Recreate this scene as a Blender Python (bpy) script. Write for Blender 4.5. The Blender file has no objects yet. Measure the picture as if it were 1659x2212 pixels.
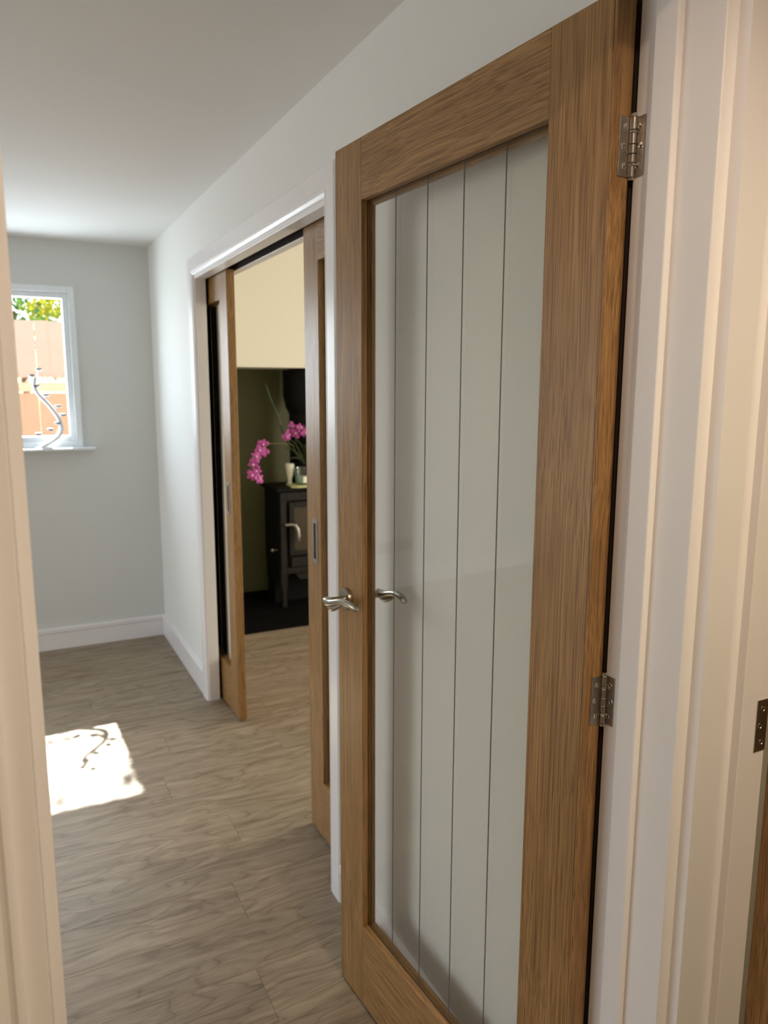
import bpy, math, random
from mathutils import Vector, Matrix, noise
random.seed(7)
S = bpy.context.scene
C = S.collection

# ------------------------------------------------------------------ camera
YAW, PITCH, ROLL, CAMH = 0.46807, 0.16372, 0.00244, 1.48987
cd = bpy.data.cameras.new('camera')
cam = bpy.data.objects.new('camera', cd); C.objects.link(cam); S.camera = cam
fw = Vector((math.sin(YAW)*math.cos(PITCH), math.cos(YAW)*math.cos(PITCH), -math.sin(PITCH)))
rt = Vector((math.cos(YAW), -math.sin(YAW), 0)); up = rt.cross(fw)
rt2 = rt*math.cos(ROLL)+up*math.sin(ROLL); up2 = -rt*math.sin(ROLL)+up*math.cos(ROLL)
m = Matrix((rt2, up2, -fw)).transposed().to_4x4(); m.translation = (0, 0, CAMH)
cam.matrix_world = m
cd.sensor_fit = 'HORIZONTAL'; cd.sensor_width = 36; cd.lens = 36*1613.82/1659
cd.clip_start = 0.02; cd.clip_end = 200
cd.dof.use_dof = True; cd.dof.focus_distance = 1.22; cd.dof.aperture_fstop = 7.5

# ------------------------------------------------------------------ world, sun, lamps, exposure
SUN_EL = math.atan(1.045)
w = bpy.data.worlds.new('sky'); S.world = w; w.use_nodes = True
nt = w.node_tree; nt.nodes.clear()
sk = nt.nodes.new('ShaderNodeTexSky'); sk.sky_type = 'NISHITA'; sk.sun_disc = False
sk.sun_elevation = SUN_EL; sk.sun_rotation = 0.0
bg = nt.nodes.new('ShaderNodeBackground'); bg.inputs['Strength'].default_value = 0.5
wo = nt.nodes.new('ShaderNodeOutputWorld')
nt.links.new(sk.outputs[0], bg.inputs[0]); nt.links.new(bg.outputs[0], wo.inputs[0])

def lamp(name, kind, loc, energy, color, direction=None, **kw):
    l = bpy.data.lights.new(name, kind); l.energy = energy; l.color = color
    for k, v in kw.items(): setattr(l, k, v)
    o = bpy.data.objects.new(name, l); C.objects.link(o); o.location = loc
    if direction is not None:
        o.rotation_euler = Vector(direction).to_track_quat('-Z', 'Y').to_euler()
    return o
lamp('sun', 'SUN', (0, 8, 8), 34.0, (1.0, 0.96, 0.9), (0.02, -1, -1.045), angle=0.012)
# daylight lamps at the back window and at added left and lounge openings
lamp('left_daylight_fill', 'AREA', (-4.0, 2.9, 1.15), 31, (1.0, 0.985, 0.985), (1, 0, 0), shape='RECTANGLE', size=2.4, size_y=2.0)  # added daylight fill from the unseen left side of the room
lamp('daylight_back_window', 'AREA', (0.05, 4.70, 1.60), 22, (0.80, 0.90, 1.0), (0, -1, 0.0), shape='RECTANGLE', size=0.55, size_y=0.8)
lamp('lounge_daylight_fill', 'AREA', (4.35, 2.5, 1.4), 80, (1.0, 0.915, 0.79), (-1, -0.1, -0.12), shape='RECTANGLE', size=1.0, size_y=1.4)  # added warm fill at an unseen opening in the lounge wall
lamp('hall_downlight', 'SPOT', (0.42, 0.14, 2.262), 19, (1.0, 0.77, 0.60), (0, 0, -1), spot_size=2.75, spot_blend=0.6, shadow_soft_size=0.035)
lamp('hall_fill_rear', 'SPOT', (0.74, -0.32, 2.262), 60, (1.0, 0.80, 0.52), (0, 0, -1), spot_size=2.7, spot_blend=0.7, shadow_soft_size=0.04)  # added fill lamp that brightens the frame faces on the right
lamp('room_warm_fill', 'SPOT', (-1.0, 2.0, 2.262), 9, (1.0, 0.84, 0.70), (0, 0, -1), spot_size=2.6, spot_blend=0.7, shadow_soft_size=0.04)  # added lamp, warms the room light
lamp('room_warm_fill_far', 'SPOT', (-2.4, 3.4, 2.262), 9, (1.0, 0.84, 0.70), (0, 0, -1), spot_size=2.6, spot_blend=0.7, shadow_soft_size=0.04)  # second added lamp for the warm room light

S.view_settings.view_transform = 'Standard'; S.view_settings.look = 'None'
S.view_settings.gamma = 1.0; S.view_settings.use_curve_mapping = False
S.view_settings.exposure = 0.0
S.cycles.max_bounces = 10; S.cycles.diffuse_bounces = 6; S.cycles.transparent_max_bounces = 24
S.cycles.sample_clamp_indirect = 6.0
try: S.cycles.use_denoising = True
except Exception: pass

# ------------------------------------------------------------------ materials
def mat(name):
    M = bpy.data.materials.new(name); M.use_nodes = True
    n = M.node_tree; b = n.nodes['Principled BSDF']
    return M, n, b
def node(n, t, **kw):
    x = n.nodes.new(t)
    for k, v in kw.items():
        if k in x.inputs: x.inputs[k].default_value = v
        else: setattr(x, k, v)
    return x
def ramp(n, fac, stops):
    r = n.nodes.new('ShaderNodeValToRGB'); e = r.color_ramp.elements
    while len(e) < len(stops): e.new(0.5)
    for i, (p, c) in enumerate(stops): e[i].position = p; e[i].color = (*c, 1)
    n.links.new(fac, r.inputs[0]); return r
def plain(name, col, rough=0.5, metal=0.0, bump=0.0, bscale=200, coat=0.0, spec=0.5, var=.965):
    M, n, b = mat(name)
    b.inputs['Roughness'].default_value = rough; b.inputs['Metallic'].default_value = metal
    b.inputs['Specular IOR Level'].default_value = spec
    if coat: b.inputs['Coat Weight'].default_value = coat
    tc = node(n, 'ShaderNodeTexCoord'); nz = node(n, 'ShaderNodeTexNoise', Scale=bscale*0.2, Detail=4.0)
    n.links.new(tc.outputs['Object'], nz.inputs['Vector'])
    r = ramp(n, nz.outputs['Fac'], [(0.3, tuple(c*var for c in col)), (0.7, tuple(min(1, c*(1+(1-var)*.57)) for c in col))])
    n.links.new(r.outputs[0], b.inputs['Base Color'])
    if bump:
        n2 = node(n, 'ShaderNodeTexNoise', Scale=bscale, Detail=3.0); n.links.new(tc.outputs['Object'], n2.inputs['Vector'])
        bp = node(n, 'ShaderNodeBump', Strength=bump, Distance=0.001)
        n.links.new(n2.outputs['Fac'], bp.inputs['Height']); n.links.new(bp.outputs[0], b.inputs['Normal'])
    return M

def oak(name, axis, tint=1.0, cathedral=0.0, seed=0.0):
    """straight grained oak veneer; grain runs along the given local axis"""
    M, n, b = mat(name)
    tc = node(n, 'ShaderNodeTexCoord')
    def mapped(long, cross, off=0.0):
        mp = node(n, 'ShaderNodeMapping')
        sc = [cross]*3; sc['XYZ'.index(axis)] = long
        mp.inputs['Scale'].default_value = sc; mp.inputs['Location'].default_value = (seed+off, seed*1.7+off, seed*.6)
        n.links.new(tc.outputs['Object'], mp.inputs['Vector']); return mp.outputs[0]
    # slow wander of the grain lines
    warp = node(n, 'ShaderNodeTexNoise', Scale=1.0, Detail=2.0); n.links.new(mapped(2.2, 5.0, 3.1), warp.inputs['Vector'])
    def warped(v, amt):
        sub = node(n, 'ShaderNodeVectorMath', operation='SUBTRACT'); n.links.new(warp.outputs['Color'], sub.inputs[0]); sub.inputs[1].default_value = (.5, .5, .5)
        s = node(n, 'ShaderNodeVectorMath', operation='SCALE'); n.links.new(sub.outputs[0], s.inputs[0]); s.inputs['Scale'].default_value = amt
        a = node(n, 'ShaderNodeVectorMath', operation='ADD'); n.links.new(v, a.inputs[0]); n.links.new(s.outputs[0], a.inputs[1]); return a.outputs[0]
    f1 = node(n, 'ShaderNodeTexNoise', Scale=1.0, Detail=5.0, Roughness=0.62)
    n.links.new(warped(mapped(2.6, 300.0), 5.0+cathedral*16), f1.inputs['Vector'])
    f2 = node(n, 'ShaderNodeTexNoise', Scale=1.0, Detail=3.0)
    n.links.new(warped(mapped(1.2, 34.0, 7.0), 2.0+cathedral*5), f2.inputs['Vector'])
    pores = node(n, 'ShaderNodeTexNoise', Scale=1.0, Detail=2.0)
    n.links.new(warped(mapped(7.0, 560.0, 1.0), 9.0+cathedral*28), pores.inputs['Vector'])
    mx = node(n, 'ShaderNodeMix', data_type='FLOAT'); mx.inputs[0].default_value = 0.30
    n.links.new(f1.outputs['Fac'], mx.inputs[2]); n.links.new(f2.outputs['Fac'], mx.inputs[3])
    t = tint
    r = ramp(n, mx.outputs[0], [(0.33, (.23*t, .115*t, .034*t)), (0.47, (.35*t, .190*t, .066*t)), (0.58, (.43*t, .243*t, .092*t)), (0.72, (.52*t, .310*t, .132*t))])
    pr = ramp(n, pores.outputs['Fac'], [(0.40, (.52, .45, .38)), (0.52, (1, 1, 1))])
    mul = node(n, 'ShaderNodeMix', data_type='RGBA', blend_type='MULTIPLY'); mul.inputs[0].default_value = 0.75
    n.links.new(r.outputs[0], mul.inputs[6]); n.links.new(pr.outputs[0], mul.inputs[7])
    n.links.new(mul.outputs[2], b.inputs['Base Color'])
    bp = node(n, 'ShaderNodeBump', Strength=0.35, Distance=0.0006)
    n.links.new(pores.outputs['Fac'], bp.inputs['Height']); n.links.new(bp.outputs[0], b.inputs['Normal'])
    b.inputs['Roughness'].default_value = 0.42
    return M

def floorboard():
    M, n, b = mat('plank_vinyl_oak')
    tc = node(n, 'ShaderNodeTexCoord'); oi = node(n, 'ShaderNodeObjectInfo')
    cmb = node(n, 'ShaderNodeCombineXYZ')
    ml = node(n, 'ShaderNodeMath', operation='MULTIPLY'); ml.inputs[1].default_value = 37.0
    n.links.new(oi.outputs['Random'], ml.inputs[0])
    for i in range(3): n.links.new(ml.outputs[0], cmb.inputs[i])
    def mapped(sx, sy, warp=0.0, wn=None):
        mp = node(n, 'ShaderNodeMapping'); mp.inputs['Scale'].default_value = (sx, sy, 1)
        n.links.new(tc.outputs['Object'], mp.inputs['Vector'])
        a = node(n, 'ShaderNodeVectorMath', operation='ADD'); n.links.new(mp.outputs[0], a.inputs[0]); n.links.new(cmb.outputs[0], a.inputs[1])
        if wn is None: return a.outputs[0]
        s = node(n, 'ShaderNodeVectorMath', operation='SCALE'); n.links.new(wn, s.inputs[0]); s.inputs['Scale'].default_value = warp
        a2 = node(n, 'ShaderNodeVectorMath', operation='ADD'); n.links.new(a.outputs[0], a2.inputs[0]); n.links.new(s.outputs[0], a2.inputs[1]); return a2.outputs[0]
    wn = node(n, 'ShaderNodeTexNoise', Scale=1.0, Detail=2.0); n.links.new(mapped(3.0, 9.0), wn.inputs['Vector'])
    # cathedral rings
    g1 = node(n, 'ShaderNodeTexNoise', Scale=1.0, Detail=3.0); n.links.new(mapped(1.0, 9.0, 1.1, wn.outputs['Color']), g1.inputs['Vector'])
    rg = node(n, 'ShaderNodeMath', operation='MULTIPLY'); rg.inputs[1].default_value = 60.0; n.links.new(g1.outputs['Fac'], rg.inputs[0])
    sn = node(n, 'ShaderNodeMath', operation='SINE'); n.links.new(rg.outputs[0], sn.inputs[0])
    fa = node(n, 'ShaderNodeTexNoise', Scale=1.0, Detail=7.0, Roughness=0.62); n.links.new(mapped(2.4, 30.0, 2.2, wn.outputs['Color']), fa.inputs['Vector'])
    fb = node(n, 'ShaderNodeTexNoise', Scale=1.0, Detail=3.0); n.links.new(mapped(9.0, 330.0, 9.0, wn.outputs['Color']), fb.inputs['Vector'])
    fine_m = node(n, 'ShaderNodeMix', data_type='FLOAT'); fine_m.inputs[0].default_value = 0.38
    n.links.new(fa.outputs['Fac'], fine_m.inputs[2]); n.links.new(fb.outputs['Fac'], fine_m.inputs[3])
    kn = node(n, 'ShaderNodeTexVoronoi', feature='F1'); kn.inputs['Scale'].default_value = 1.0
    n.links.new(mapped(1.7, 7.0, 0.35, wn.outputs['Color']), kn.inputs['Vector'])
    sm = node(n, 'ShaderNodeMath', operation='MULTIPLY_ADD'); sm.inputs[1].default_value = 0.035; n.links.new(sn.outputs[0], sm.inputs[0]); n.links.new(fine_m.outputs[0], sm.inputs[2])
    r = ramp(n, sm.outputs[0], [(0.32, (.175, .128, .082)), (0.46, (.262, .202, .138)), (0.57, (.325, .258, .180)), (0.72, (.400, .328, .240))])
    kr = ramp(n, kn.outputs['Distance'], [(0.03, (.42, .35, .30)), (0.10, (.80, .76, .72)), (0.22, (1, 1, 1))])
    g2 = node(n, 'ShaderNodeTexNoise', Scale=1.0, Detail=2.5, Roughness=0.45); n.links.new(mapped(0.9, 5.5, 0.7, wn.outputs['Color']), g2.inputs['Vector'])
    r2 = node(n, 'ShaderNodeMath', operation='MULTIPLY'); r2.inputs[1].default_value = 26.0; n.links.new(g2.outputs['Fac'], r2.inputs[0])
    fr_ = node(n, 'ShaderNodeMath', operation='PINGPONG'); fr_.inputs[1].default_value = 1.0; n.links.new(r2.outputs[0], fr_.inputs[0])
    lr = ramp(n, fr_.outputs[0], [(0.0, (.66, .60, .54)), (0.16, (.90, .88, .86)), (0.45, (1, 1, 1)), (1.0, (1.05, 1.05, 1.05))])
    ml_ = node(n, 'ShaderNodeMix', data_type='RGBA', blend_type='MULTIPLY'); ml_.inputs[0].default_value = 0.9
    n.links.new(r.outputs[0], ml_.inputs[6]); n.links.new(lr.outputs[0], ml_.inputs[7])
    mul = node(n, 'ShaderNodeMix', data_type='RGBA', blend_type='MULTIPLY'); mul.inputs[0].default_value = 0.8
    n.links.new(ml_.outputs[2], mul.inputs[6]); n.links.new(kr.outputs[0], mul.inputs[7])
    tint = ramp(n, oi.outputs['Random'], [(0.0, (.93, .925, .92)), (0.5, (1.0, 1.0, 1.0)), (1.0, (1.05, 1.04, 1.02))])
    m2 = node(n, 'ShaderNodeMix', data_type='RGBA', blend_type='MULTIPLY'); m2.inputs[0].default_value = 1.0
    n.links.new(mul.outputs[2], m2.inputs[6]); n.links.new(tint.outputs[0], m2.inputs[7])
    n.links.new(m2.outputs[2], b.inputs['Base Color'])
    bp = node(n, 'ShaderNodeBump', Strength=0.3, Distance=0.0005)
    n.links.new(fb.outputs['Fac'], bp.inputs['Height']); n.links.new(bp.outputs[0], b.inputs['Normal'])
    b.inputs['Roughness'].default_value = 0.46
    return M

def glass(name, tint, base=0.04):
    M = bpy.data.materials.new(name); M.use_nodes = True; n = M.node_tree; n.nodes.clear()
    out = node(n, 'ShaderNodeOutputMaterial'); tr = node(n, 'ShaderNodeBsdfTransparent'); gl = node(n, 'ShaderNodeBsdfGlossy')
    tr.inputs[0].default_value = (*tint, 1); gl.inputs['Roughness'].default_value = 0.004; gl.inputs[0].default_value = (.9, .9, .9, 1)
    lw = node(n, 'ShaderNodeLayerWeight'); lw.inputs['Blend'].default_value = 0.5
    pw = node(n, 'ShaderNodeMath', operation='POWER'); pw.inputs[1].default_value = 5.0; n.links.new(lw.outputs['Facing'], pw.inputs[0])
    ma = node(n, 'ShaderNodeMath', operation='MULTIPLY_ADD'); ma.inputs[1].default_value = 1-base; ma.inputs[2].default_value = base; n.links.new(pw.outputs[0], ma.inputs[0])
    mx = node(n, 'ShaderNodeMixShader'); n.links.new(ma.outputs[0], mx.inputs[0]); n.links.new(tr.outputs[0], mx.inputs[1]); n.links.new(gl.outputs[0], mx.inputs[2])
    n.links.new(mx.outputs[0], out.inputs[0]); return M

MAT = dict(
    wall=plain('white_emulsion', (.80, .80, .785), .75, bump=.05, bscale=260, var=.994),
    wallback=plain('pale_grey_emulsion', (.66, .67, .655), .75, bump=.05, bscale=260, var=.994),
    ceil=plain('ceiling_emulsion', (.80, .79, .775), .85, bump=.05, bscale=220, var=.994),
    trim=plain('white_satinwood', (.84, .82, .83), .30, bump=.05, bscale=60, var=.99),
    hallwall=plain('hallway_emulsion', (.74, .70, .62), .7, bump=.1),
    cream=plain('cream_emulsion', (.80, .77, .65), .8, bump=.05, var=.994),
    green=plain('olive_green_paint', (.105, .104, .038), .6, bump=.3, bscale=60),
    greendark=plain('dark_slate', (.004, .0035, .003), .8, bump=.5, bscale=40, spec=.08),
    oakv=oak('oak_vertical_grain', 'Z', .93, 0.0, 1.3),
    oakh=oak('oak_horizontal_grain', 'X', .93, 0.30, 4.1),
    oakhy=oak('oak_slider_rail_grain', 'Y', 0.95, 0.6, 9.1),
    oakvs=oak('oak_slider_vertical_grain', 'Z', 0.95, 0.2, 6.7),
    oakedge=oak('oak_lipping', 'Z', 0.86, 0.5, 12.3),
    oakgold=oak('oak_glazing_bead', 'Z', 0.74, 0.2, 15.3),
    oakgoldh=oak('oak_glazing_bead_level', 'X', 0.74, 0.2, 17.3),
    floor=floorboard(),
    glass=glass('door_glass', (.975, .975, .955)),
    winglass=glass('window_glass', (.97, .985, .98)),
    groove=plain('etched_glass_line', (.10, .105, .095), .35),
    steel=plain('satin_stainless', (.40, .36, .31), .34, 1.0, bump=.1, bscale=500),
    chrome=plain('polished_steel', (.72, .68, .62), .12, 1.0),
    nickel=plain('satin_nickel', (.40, .365, .30), .27, 1.0),
    pull=plain('satin_grey_metal', (.42, .39, .36), .40, 1.0),
    dark=plain('dark_recess', (.015, .014, .013), .7),
    gapdark=plain('pocket_and_gap_dark', (.040, .027, .018), .85, spec=.1),
    track=plain('track_aluminium', (.10, .08, .06), .5, .3),
    upvc=plain('white_upvc', (.84, .89, .93), .25),
    iron=plain('black_cast_iron', (.005, .0045, .004), .6, .0, bump=.3, bscale=150, spec=.15),
    irongrey=plain('stove_door_iron', (.014, .012, .009), .5, .0, bump=.3, bscale=150, spec=.25),
    stoveglass=plain('smoked_stove_glass', (.045, .033, .019), .25),
    orchid=plain('magenta_orchid_petal', (.42, .06, .28), .5),
    orchidlip=plain('pale_orchid_lip', (.85, .45, .68), .5),
    leaf=plain('dark_orchid_leaf', (.035, .055, .012), .4),
    stem=plain('olive_stem', (.09, .085, .03), .6),
    ceramic=plain('cream_ceramic', (.72, .69, .55), .3),
    wax=plain('pale_teal_wax', (.58, .80, .74), .5),
    waxw=plain('ivory_label', (.80, .78, .66), .5),
    jar=glass('jar_glass', (.80, .84, .80), .08),
    board=plain('lime_slate_board', (.50, .52, .24), .4),
    fence=plain('fence_board_pale', (.58, .39, .32), .8, bump=.6, bscale=30),
    fencelow=plain('fence_board_orange', (.56, .31, .21), .8, bump=.6, bscale=30),
    fencerail=plain('fence_rail', (.70, .47, .33), .8, bump=.6, bscale=30),
    yellow=plain('yellow_flower', (.85, .80, .08), .6),
    green1=plain('garden_leaf', (.22, .42, .08), .5),
    green2=plain('garden_leaf_blue', (.10, .26, .14), .5),
    bark=plain('bark', (.18, .12, .08), .9, bump=.5, bscale=50),
    lawn=plain('lawn', (.12, .20, .05), .9, bump=.8, bscale=60),
    white=plain('white_painted_metal', (.85, .86, .88), .3),
    cupdark=plain('grey_tealight_cup', (.10, .11, .13), .4),
    socket=plain('brushed_socket_plate', (.30, .28, .25), .35, .7),
)

# ------------------------------------------------------------------ mesh helpers
class MB:
    def __init__(s): s.v = []; s.f = []; s.smooth = []
    def add(s, vs, fs, sm=False):
        k = len(s.v); s.v += [tuple(v) for v in vs]; s.f += [tuple(i+k for i in f) for f in fs]; s.smooth += [sm]*len(fs); return s
    def box(s, x0, y0, z0, x1, y1, z1):
        x0, x1 = sorted((x0, x1)); y0, y1 = sorted((y0, y1)); z0, z1 = sorted((z0, z1))
        vs = [(x, y, z) for z in (z0, z1) for y in (y0, y1) for x in (x0, x1)]
        return s.add(vs, [(0, 2, 3, 1), (4, 5, 7, 6), (0, 1, 5, 4), (2, 6, 7, 3), (0, 4, 6, 2), (1, 3, 7, 5)])
    def prism(s, pts, axis, a, b):
        """polygon in the two other axes (in axis order), extruded from a to b"""
        def P(u, v, t):
            if axis == 'x': return (t, u, v)
            if axis == 'y': return (u, t, v)
            return (u, v, t)
        n = len(pts); vs = [P(u, v, a) for u, v in pts]+[P(u, v, b) for u, v in pts]
        fs = [(i, (i+1) % n, n+(i+1) % n, n+i) for i in range(n)]+[tuple(range(n))[::-1], tuple(range(n, 2*n))]
        return s.add(vs, fs)
    def tube(s, pts, rad, n=10, flat=1.0, cap=True):
        pts = [Vector(p) for p in pts]; R = rad if isinstance(rad, (list, tuple)) else [rad]*len(pts)
        vs = []; T0 = (pts[1]-pts[0]).normalized()
        ref = Vector((0, 0, 1)) if abs(T0.z) < .9 else Vector((1, 0, 0))
        for i, p in enumerate(pts):
            T = ((pts[min(i+1, len(pts)-1)]-pts[max(i-1, 0)])).normalized()
            a = T.cross(ref).normalized(); b = a.cross(T).normalized()
            for k in range(n):
                t = 2*math.pi*k/n; vs.append(p+a*math.cos(t)*R[i]*flat+b*math.sin(t)*R[i])
        fs = [(i*n+k, i*n+(k+1) % n, (i+1)*n+(k+1) % n, (i+1)*n+k) for i in range(len(pts)-1) for k in range(n)]
        if cap: fs += [tuple(range(n))[::-1], tuple(range((len(pts)-1)*n, len(pts)*n))]
        return s.add(vs, fs, True)
    def lathe(s, prof, c=(0, 0, 0), axis='z', n=20):
        vs = []
        for r, h in prof:
            for k in range(n):
                t = 2*math.pi*k/n; u, v = r*math.cos(t), r*math.sin(t)
                vs.append({'z': (c[0]+u, c[1]+v, c[2]+h), 'y': (c[0]+u, c[1]+h, c[2]+v), 'x': (c[0]+h, c[1]+u, c[2]+v)}[axis])
        m_ = len(prof)
        fs = [(i*n+k, i*n+(k+1) % n, (i+1)*n+(k+1) % n, (i+1)*n+k) for i in range(m_-1) for k in range(n)]
        fs += [tuple(range(n))[::-1], tuple(range((m_-1)*n, m_*n))]
        return s.add(vs, fs, True)
    def ell(s, c, r, n=8, mrings=5, rot=None):
        prof = [(math.sin(math.pi*i/mrings), -math.cos(math.pi*i/mrings)) for i in range(mrings+1)]
        prof[0] = (.02, -1); prof[-1] = (.02, 1); vs = []
        for q, h in prof:
            for k in range(n):
                t = 2*math.pi*k/n; v = Vector((q*math.cos(t)*r[0], q*math.sin(t)*r[1], h*r[2]))
                if rot: v = rot @ v
                vs.append(v+Vector(c))
        fs = [(i*n+k, i*n+(k+1) % n, (i+1)*n+(k+1) % n, (i+1)*n+k) for i in range(mrings) for k in range(n)]
        fs += [tuple(range(n))[::-1], tuple(range(mrings*n, (mrings+1)*n))]
        return s.add(vs, fs, True)
    def mesh(s, name, material):
        me = bpy.data.meshes.new(name); me.from_pydata(s.v, [], s.f)
        for p, sm in zip(me.polygons, s.smooth): p.use_smooth = sm
        me.materials.append(material); me.update()
        import bmesh
        bm = bmesh.new(); bm.from_mesh(me); bmesh.ops.recalc_face_normals(bm, faces=bm.faces); bm.to_mesh(me); bm.free()
        if any(s.smooth): me.set_sharp_from_angle(angle=math.radians(38))
        return me
    def build(s, name, material, parent=None, bevel=0.0, world=False, seg=2):
        if isinstance(material, str): material = MAT[material]
        o = bpy.data.objects.new(name, s.mesh(name, material)); C.objects.link(o)
        if parent is not None:
            o.parent = parent
            if world: o.matrix_parent_inverse = WM(parent).inverted()
        if bevel:
            b = o.modifiers.new('bevel', 'BEVEL'); b.width = bevel; b.segments = seg; b.limit_method = 'ANGLE'; b.harden_normals = False
        return o
def WM(o):
    mloc = Matrix.Translation(o.location) @ o.rotation_euler.to_matrix().to_4x4()
    return WM(o.parent) @ mloc if o.parent else mloc
def tag(o, label=None, cat=None, group=None, kind=None):
    for k, v in (('label', label), ('category', cat), ('group', group), ('kind', kind)):
        if v: o[k] = v
    return o
def root(name, loc, rz=0, **kw):
    o = bpy.data.objects.new(name, None); C.objects.link(o); o.location = loc; o.rotation_euler = (0, 0, rz); o.empty_display_size = .1
    return tag(o, **kw)
def struct(o, label, cat): return tag(o, label, cat, kind='structure')
def box(*a): return MB().box(*a)

XW, YB, ZC = 0.795, 4.544, 2.276
YJ0, YJ1 = 0.6595, 0.794          # wall with the doorway
HALL_X0, HALL_X1 = -0.95, 0.872

# ------------------------------------------------------------------ floor
fl = box(-4.3, -2.2, -0.06, 4.6, 5.4, -0.012).build('floor', 'gapdark')
struct(fl, 'light oak effect plank floor running from the white room into the lounge', 'floor')
PW, PL = 0.184, 1.22
Y0 = 1.503
fixed = {0: 0.484, 1: -0.10, 2: 0.30-1.0, 3: -0.35, 4: 0.607, 5: -0.05, 6: 0.452, 7: 0.95}
shared = {}
def plank_mesh(L, W):
    key = (round(L, 3), round(W, 3))
    if key not in shared:
        a, b, g = L/2-.0002, W/2-.0002, .0008
        vs = [(-a, -b, -.012), (a, -b, -.012), (a, b, -.012), (-a, b, -.012),
              (-a, -b, -g), (a, -b, -g), (a, b, -g), (-a, b, -g),
              (-a+g, -b+g, 0), (a-g, -b+g, 0), (a-g, b-g, 0), (-a+g, b-g, 0)]
        fs = [(0, 1, 5, 4), (1, 2, 6, 5), (2, 3, 7, 6), (3, 0, 4, 7), (4, 5, 9, 8), (5, 6, 10, 9), (6, 7, 11, 10), (7, 4, 8, 11), (8, 9, 10, 11)]
        shared[key] = MB().add(vs, fs).mesh('plank', MAT['floor'])
    return shared[key]
for k in range(-4, 20):
    ya, yb = Y0+PW*k, Y0+PW*(k+1)
    if k == -4: ya = 0.70
    jx = fixed.get(k, random.uniform(0, PL)); x = jx-math.ceil((jx+4.1)/PL)*PL
    xmax = 3.4 if ya < 4.3 else XW
    if ya > 4.6: break
    while x < xmax:
        a, b = max(x, -4.1), min(x+PL, 3.4 if yb < 4.75 and ya < 4.3 else 1.0)
        if b-a > .05:
            o = bpy.data.objects.new('plank', plank_mesh(b-a, yb-ya)); C.objects.link(o); o.parent = fl
            o.location = ((a+b)/2, (ya+yb)/2, 0)
        x += PL
# the strip of floor on the near side of the doorway
for k in range(-3, 6):
    ya = 0.70-PW*(k+4)
    for xx in (-.6, .6):
        o = bpy.data.objects.new('plank', plank_mesh(PL, PW)); C.objects.link(o); o.parent = fl; o.location = (xx+.05*(k % 3), ya+PW/2, 0)

# ------------------------------------------------------------------ room shell
c = MB().box(-4.3, -2.2, ZC, .914, YB+.1, ZC+.1).box(.914, -2.2, ZC, 4.6, 1.10, ZC+.1).build('ceiling', 'ceil'); struct(c, 'plain white plaster ceiling over the room', 'ceiling')
# right wall: two skins with the sliding-door pocket between them
OY0, OY1, OZ = 1.897, 3.425, 1.972
wr = MB()
for xa, xb in ((XW, XW+.026), (.898, .914)):
    wr.box(xa, YJ1, 0, xb, OY0-.012, ZC); wr.box(xa, OY1+.012, 0, xb, YB+.1, ZC); wr.box(xa, OY0-.012, OZ+.012, xb, OY1+.012, ZC)
wr.box(XW+.026, OY0-.012, 2.06, .898, OY1+.012, ZC)
wr.box(XW+.026, YJ1, 0, .898, YJ1+.03, ZC); wr.box(XW+.026, YB, 0, .898, YB+.1, ZC)
o = wr.build('wall_right', 'wall'); struct(o, 'white wall with the sliding door opening, behind the open oak door', 'wall')
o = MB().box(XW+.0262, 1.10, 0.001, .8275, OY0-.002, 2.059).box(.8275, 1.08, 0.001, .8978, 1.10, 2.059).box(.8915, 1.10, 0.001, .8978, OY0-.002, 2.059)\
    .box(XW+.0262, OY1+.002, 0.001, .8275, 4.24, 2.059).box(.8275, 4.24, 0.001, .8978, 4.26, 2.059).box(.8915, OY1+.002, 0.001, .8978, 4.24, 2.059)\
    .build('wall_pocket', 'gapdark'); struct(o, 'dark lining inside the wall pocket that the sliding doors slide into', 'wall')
# back wall with the window hole
WX0, WX1, WZ0, WZ1 = -0.30, 0.390, 1.150, 2.034
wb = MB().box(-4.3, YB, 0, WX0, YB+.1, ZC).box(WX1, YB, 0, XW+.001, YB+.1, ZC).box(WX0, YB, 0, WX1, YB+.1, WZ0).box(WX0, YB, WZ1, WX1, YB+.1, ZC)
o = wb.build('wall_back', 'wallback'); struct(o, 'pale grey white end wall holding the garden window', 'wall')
# left wall with an opening for the added glazed doors (outside the frame)
wl = MB().box(-4.1, YJ0, 0, -4.0-.02, 1.6, ZC).box(-4.1, 4.2, 0, -4.02, YB, ZC).box(-4.1, 1.6, 2.12, -4.02, 4.2, ZC)
o = wl.build('wall_left', 'wall'); struct(o, 'white wall with an opening for added garden doors', 'wall')
# wall with the doorway the camera looks through
LX0, LX1 = 0.001, 0.772           # lining faces
HZ = 1.993
wf = MB().box(-4.1, YJ0, 0, LX0-.031, YJ1, ZC).box(LX1+.031, YJ0, 0, XW+.11, YJ1, ZC).box(LX0-.031, YJ0, HZ+.031, LX1+.031, YJ1, ZC)
o = wf.build('wall_front', 'hallwall'); struct(o, 'wall around the doorway in the near part of the picture', 'wall')
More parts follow.
